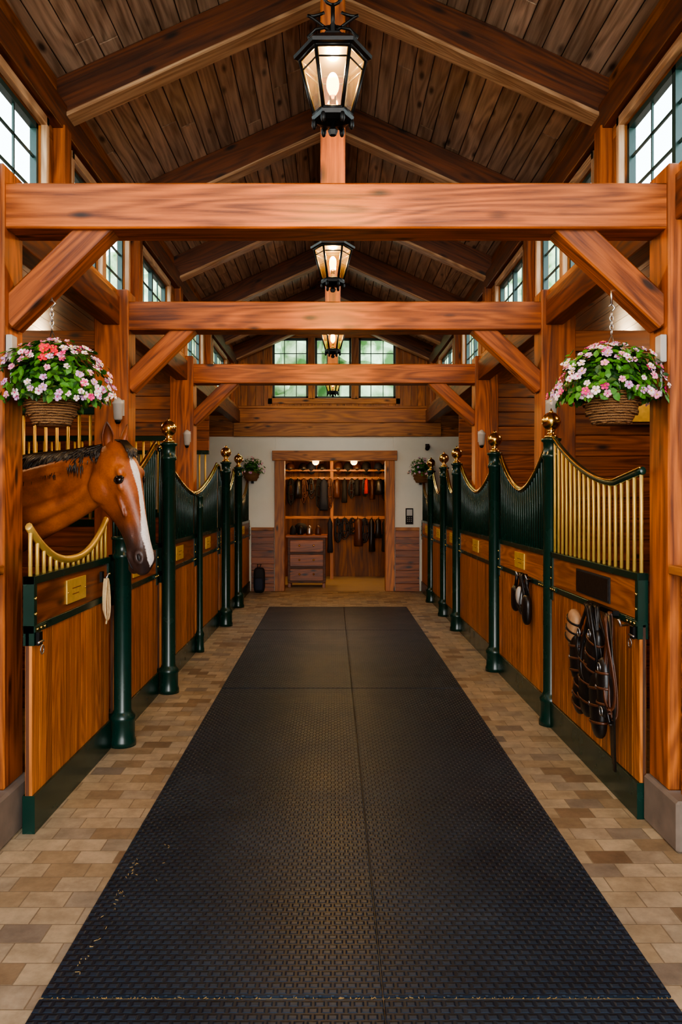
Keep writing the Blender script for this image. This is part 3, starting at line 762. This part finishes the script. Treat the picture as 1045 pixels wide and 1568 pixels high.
for k in range(3): b.tube([(xr+.01+.008*k,4.5+(.03+.008*k)*math.sin(t)*(1-.3*math.cos(t)),.94-.01*k+(.10+.01*k)*math.cos(t)) for t in [2*math.pi*i/20 for i in range(20)]],.0055,'rope',6,closed=True)
b.tube([(xr+.02,4.5,.95),(xr+.025,4.51,.85),(xr+.02,4.49,.78)],.0055,'rope',6)
b.build('lead_rope')

# ------------------------------------------------------------------ horse
def cr(p0,p1,p2,p3,t): return .5*((2*p1)+(-p0+p2)*t+(2*p0-5*p1+4*p2-p3)*t*t+(-p0+3*p1-3*p2+p3)*t**3)
def interp(rows,sub):
    out=[]
    for i in range(len(rows)-1):
        g=lambda k: rows[max(0,min(len(rows)-1,k))]
        for j in range(sub):
            t=j/sub; out.append([cr(a,b_,c_,d_,t) for a,b_,c_,d_ in zip(g(i-1),g(i),g(i+1),g(i+2))])
    out.append(list(rows[-1])); return out
def ringloft(b,rings,n=28):
    vs=[];fs=[]
    for (c,s_,u_,a,bu,bd,p) in rings:
        for k in range(n):
            th=2*math.pi*k/n; cs,sn=math.cos(th),math.sin(th)
            x=a*math.copysign(abs(cs)**p,cs); y=(bu if sn>0 else bd)*math.copysign(abs(sn)**p,sn)
            vs.append(c+s_*x+u_*y)
    for i in range(len(rings)-1):
        for k in range(n):
            k2=(k+1)%n; fs.append((i*n+k,i*n+k2,(i+1)*n+k2,(i+1)*n+k))
    fs.append(tuple(reversed(range(n)))); fs.append(tuple((len(rings)-1)*n+k for k in range(n)))
    b.add(vs,fs,'coat',smooth=True)
horse=empty('horse')
ang=math.radians(-26); H=V((math.cos(ang),math.sin(ang),0)); Z=V((0,0,1))
tl=.30; U=(H*tl-Z*math.sqrt(1-tl*tl)).normalized(); F=(H*math.sqrt(1-tl*tl)+Z*tl).normalized(); S=U.cross(F).normalized()
P0=V((-1.105,3.99,1.765))
def hp(t,s,f): return P0+U*t+S*s+F*f
RM=Matrix((S,F,U)).transposed()
b=B()
head=[(-.03,.035,.02,.05),(.0,.058,.045,.10),(.05,.076,.068,.15),(.11,.088,.082,.185),(.17,.088,.086,.20),(.23,.076,.083,.195),(.29,.064,.078,.165),(.35,.054,.072,.128),(.41,.047,.066,.100),(.47,.044,.060,.084),(.52,.046,.055,.080),(.56,.052,.052,.084),(.60,.054,.046,.088),(.63,.048,.034,.080),(.65,.034,.018,.062),(.660,.015,.004,.035)]
hr=interp(head,4)
ringloft(b,[(P0+U*t,S,F,max(.004,a),max(.003,f1),max(.003,f2),.84) for t,a,f1,f2 in hr])
for sg in(-1,1):
    b.sphere(hp(.155,sg*.076,.050),(.022,.024,.032),'coat',12,8,RM)
    b.sphere(hp(.222,sg*.074,.028),(.014,.016,.028),'coat',10,8,RM)
    b.sphere(hp(.28,sg*.064,-.005),(.011,.012,.095),'coat',10,8,RM)
    b.sphere(hp(.185,sg*.060,-.110),(.036,.075,.085),'coat',14,10,RM)
    b.sphere(hp(.44,sg*.040,-.015),(.014,.03,.09),'coat',10,8,RM)
    b.tube([hp(.588+.030*math.cos(t),sg*(.050-.006*math.sin(t)),.016+.018*math.sin(t)) for t in [2*math.pi*i/14 for i in range(14)]],.010,'coat',8,closed=True)
    b.tube([hp(.60,sg*.045,-.040),hp(.57,sg*.050,-.046),hp(.54,sg*.048,-.050)],.011,'coat',8)
b.sphere(hp(.622,0,-.072),(.036,.026,.032),'coat',12,8,RM)
b.sphere(hp(.655,0,-.020),(.034,.034,.018),'coat',12,8,RM)
nk=[(-1.085,3.995,1.70,.055,.085,.085),(-1.17,4.04,1.645,.070,.125,.125),(-1.30,4.10,1.595,.078,.155,.170),(-1.48,4.16,1.55,.090,.185,.220),(-1.70,4.22,1.49,.115,.225,.265),(-1.93,4.26,1.40,.165,.27,.31),(-2.15,4.29,1.28,.235,.34,.38),(-2.45,4.30,1.20,.285,.36,.38),(-2.8,4.3,1.17,.315,.34,.38),(-3.15,4.3,1.18,.315,.34,.35),(-3.45,4.3,1.22,.30,.34,.32),(-3.68,4.3,1.22,.24,.28,.30),(-3.82,4.3,1.2,.12,.16,.2)]
nr=interp(nk,5); rings=[]
for i,rw in enumerate(nr):
    c=V(rw[:3]); a=V(nr[max(0,i-1)][:3]); d=V(nr[min(len(nr)-1,i+1)][:3]); t=(d-a).normalized()
    s_=t.cross(Z).normalized(); u_=s_.cross(t).normalized()
    rings.append((c,s_,u_,rw[3],rw[4],rw[5],.95))
ringloft(b,rings,30)
for sy in(-1,1):
    b.tube([(-1.17,4.04+sy*.045,1.60),(-1.35,4.12+sy*.055,1.50),(-1.6,4.19+sy*.085,1.40),(-1.9,4.26+sy*.14,1.28)],0,'coat',12,rs=[.03,.045,.055,.07])
    b.tube([(-1.20,4.05+sy*.045,1.70),(-1.4,4.13+sy*.06,1.66),(-1.65,4.21+sy*.08,1.60)],0,'coat',12,rs=[.03,.045,.05])
b.sphere((-2.0,4.29,1.22),(.22,.22,.28),'coat',16,12)
for sy in(-1,1):
    y=4.3+sy*.16
    b.tube([(-2.18,y+sy*.02,1.15),(-2.16,y,.85),(-2.14,y,.62),(-2.14,y,.50),(-2.14,y,.40),(-2.14,y,.20),(-2.12,y,.12),(-2.08,y,.05),(-2.08,y,.0)],0,'coat',14,rs=[.15,.10,.062,.056,.042,.038,.044,.055,.065])
    b.tube([(-3.45,y,1.15),(-3.35,y,.92),(-3.42,y,.75),(-3.62,y,.58),(-3.62,y,.50),(-3.58,y,.35),(-3.56,y,.20),(-3.53,y,.12),(-3.48,y,.05),(-3.48,y,0)],0,'coat',14,rs=[.2,.17,.10,.062,.058,.044,.040,.046,.055,.065])
ob=b.build('body',horse)
md=ob.modifiers.new('r','REMESH'); md.mode='VOXEL'; md.voxel_size=.008; md.use_smooth_shade=True
md=ob.modifiers.new('s','SMOOTH'); md.factor=.5; md.iterations=5
dg=bpy.context.evaluated_depsgraph_get(); me=bpy.data.meshes.new_from_object(ob.evaluated_get(dg))
ob.modifiers.clear(); ob.data=me; me.materials.clear(); me.materials.append(M['coat'])
for p in me.polygons: p.use_smooth=True; p.material_index=0
for nme in('gc','darkm','blaze'):
    if nme in me.attributes: me.attributes.remove(me.attributes[nme])
loc=ob.location.copy()
def sstep(a,b_,x): 
    t=max(0,min(1,(x-a)/(b_-a))); return t*t*(3-2*t)
gcs=[];dm=[];bz=[]
for v in me.vertices:
    w=v.co+loc; gcs+=[w.x,w.y,w.z]; q=w-P0; t=q.dot(U); s_=q.dot(S); f=q.dot(F)
    d=0;bb=-1
    if w.x>-1.32 and t>-.06 and w.z<1.9:
        d=max(d,sstep(.33,.56,t+ (0.04 if f<0 else 0))*.95)
        if abs(s_)>.05: d=max(d,.6*sstep(.05,.0,math.sqrt((t-.19)**2+(f-.03)**2*1.5)))
        wd=.009+.016*sstep(.08,.13,t)*(1-.55*sstep(.16,.27,t))+.011*sstep(.35,.5,t)
        if t<.06: wd=-.02
        if t>.61: wd-= (t-.61)*.8
        if f>.008: bb=wd-abs(s_-.003*math.sin(t*18))
    if w.z<.75: d=max(d,sstep(.75,.5,w.z))
    dm.append(d); bz.append(bb)
a=me.attributes.new('gc','FLOAT_VECTOR','POINT'); a.data.foreach_set('vector',gcs)
a=me.attributes.new('darkm','FLOAT','POINT'); a.data.foreach_set('value',dm)
a=me.attributes.new('blaze','FLOAT','POINT'); a.data.foreach_set('value',bz)
def ear(sg):
    b=B(); base=hp(.0,sg*.050,-.01); up=(Z*.95+F*.22+S*sg*.26).normalized()
    out=(S*sg*.55+F*.83); out=(out-up*out.dot(up)).normalized(); sd=up.cross(out)
    vs=[];fs=[]; K=9
    prof=[(0,.028),(.018,.032),(.038,.035),(.060,.034),(.080,.028),(.100,.020),(.117,.011),(.128,.003)]
    for h,r in prof:
        for k in range(K):
            th=math.pi*(.62*(2*k/(K-1)-1))+math.pi
            c=base+up*h+out*(.25*r-.06*h)
            vs.append(c+out*(r*math.cos(th)*.85)+sd*(r*math.sin(th)))
    for i in range(len(prof)-1):
        for k in range(K-1): fs.append((i*K+k,i*K+k+1,(i+1)*K+k+1,(i+1)*K+k))
    b.add(vs,fs,'coat',smooth=True)
    o=b.build('ear',horse); md=o.modifiers.new('s','SOLIDIFY'); md.thickness=.009; md.offset=-1; md=o.modifiers.new('ss','SUBSURF'); md.levels=2; md.render_levels=2
    me=o.data; a=me.attributes.new('darkm','FLOAT','POINT'); a.data.foreach_set('value',[.1+.75*((i//K)/7)**3 for i in range(len(me.vertices))])
    a=me.attributes.new('blaze','FLOAT','POINT'); a.data.foreach_set('value',[-1.0]*len(me.vertices))
ear(-1); ear(1)
b=B()
for sg in(-1,1):
    b.sphere(hp(.193,sg*.080,.036),(.018,.020,.021),'eye',16,12,RM)
    b.tube([hp(.193+.024*math.sin(t)*.75,sg*(.087-.004*abs(math.cos(t))),.036+.027*math.cos(t)) for t in [math.pi+math.pi*i/10 for i in range(11)]],.006,'hair',6)
    b.tube([hp(.193+.022*math.sin(t)*.8,sg*(.087-.004*abs(math.cos(t))),.036+.026*math.cos(t)) for t in [math.pi*i/10 for i in range(11)]],.0035,'hair',6)
    b.sphere(hp(.588,sg*.053,.016),(.008,.011,.020),'nostril',12,8,RM)
    b.tube([hp(.652,sg*.022,-.042),hp(.62,sg*.046,-.050),hp(.58,sg*.0535,-.052),hp(.55,sg*.050,-.054)],.0035,'nostril',6)
b.build('eyes_and_nostrils',horse)
b=B()
b.tube([rings[i][0]+rings[i][2]*(rings[i][4]-.006) for i in range(0,29)],0,'hair',10,rs=[.022+.005*math.sin(i*.9) for i in range(29)])
for i in range(1100):
    j=random.uniform(0,27.5); i0=int(j); fr=j-i0
    s_=rings[i0][1]; u_=rings[i0][2]
    sd=-1 if s_.y>0 else 1
    side=s_*sd
    if random.random()<.25: side=-side
    amp=.75+.6*noise.noise(V((j*.45,0,0)))
    Ln=random.uniform(.45,1.35)*(amp+.25); dx=random.uniform(-.08,-.01)
    pts=[]; c0=rings[i0][0].lerp(rings[i0+1][0],fr); rr=rings[i0]
    for k in range(7):
        q=k/6; th=q*Ln
        pts.append(c0+u_*((rr[4]+.012)*math.cos(th)**1)+side*((rr[3]+.011)*math.sin(th)**.85 if th>0 else 0) +V((dx*q+.006*math.sin(q*6+j*3),0,-.01*q)))
    b.tube(pts,0,'hair',4,rs=[.007,.008,.007,.006,.005,.004,.001])
for i in range(45):
    s0=random.uniform(-.03,.03); Ln=random.uniform(.03,.085)
    b.tube([hp(-.03,s0*.6,.0),hp(-.01,s0*.8,.055),hp(.03,s0,.076),hp(.03+Ln*.5,s0*1.2+random.uniform(-.01,.01),.090),hp(.03+Ln,s0*1.3+random.uniform(-.015,.015),.092)],0,'hair',4,rs=[.006,.006,.005,.004,.001])
b.build('mane',horse)
b=B()
for i in range(40):
    a_=random.uniform(-.05,.05); c_=random.uniform(-.04,.04)
    b.tube([(-3.80,4.3+a_*.4,1.38),(-3.92,4.3+a_,1.25),(-3.95,4.3+a_*1.2,.9),(-3.93+c_,4.3+a_,.55)],0,'hair',5,rs=[.012,.014,.012,.002])
b.build('tail',horse)

# ------------------------------------------------------------------ outside trees
for (x,y,z,r) in((-3,20,5.5,2.8),(1.5,22,6,3.4),(5,19,5,2.6),(-7,21,5,3)):
    b=B(); b.tube([(x,y,-.25),(x+.1,y,z*.5),(x,y,z)],.22,'trunk',8)
    bm=bmesh.new(); bmesh.ops.create_icosphere(bm,subdivisions=4,radius=r)
    for v in bm.verts:
        n_=noise.noise(v.co*1.1)*.9+noise.noise(v.co*3.5)*.45; v.co*=1+.28*n_
    b.add([v.co+V((x,y,z)) for v in bm.verts],[[v.index for v in f.verts] for f in bm.faces],'foliage'); bm.free()
    b.build('tree')

# ------------------------------------------------------------------ lights + world
w=bpy.data.worlds.new('World'); scene.world=w; w.use_nodes=True; nt=w.node_tree
bg=nt.nodes['Background']; tc=nt.nodes.new('ShaderNodeTexCoord'); sp=nt.nodes.new('ShaderNodeSeparateXYZ'); nt.links.new(tc.outputs['Generated'],sp.inputs[0])
rp=ramp(nt,[(.0,(1,.97,.92)),(.5,(.75,.86,1.0))]); nt.links.new(sp.outputs[2],rp.inputs[0]); nt.links.new(rp.outputs[0],bg.inputs[0]); bg.inputs[1].default_value=9.5
def area(name,loc,target,sx_,sy_,e,col):
    l=bpy.data.lights.new(name,'AREA'); l.shape='RECTANGLE'; l.size=sx_; l.size_y=sy_; l.energy=e; l.color=col
    o=bpy.data.objects.new(name,l); COL.objects.link(o); o.location=loc; o.rotation_euler=(V(target)-V(loc)).to_track_quat('-Z','Y').to_euler()
area('entrance_fill',(0,-1.9,2.4),(0,6,1.6),2.6,2.2,115,(1,.92,.82))  # added fill lamp behind the camera, brightens the aisle on top of the sky

cam=bpy.data.cameras.new('camera'); co=bpy.data.objects.new('camera',cam); COL.objects.link(co)
co.location=(0,0,1.5); co.rotation_euler=(math.pi/2,0,0)
cam.sensor_fit='HORIZONTAL'; cam.sensor_width=36; cam.lens=36*1200/1045; cam.shift_x=.012; cam.shift_y=-.020; cam.clip_start=.05
scene.camera=co
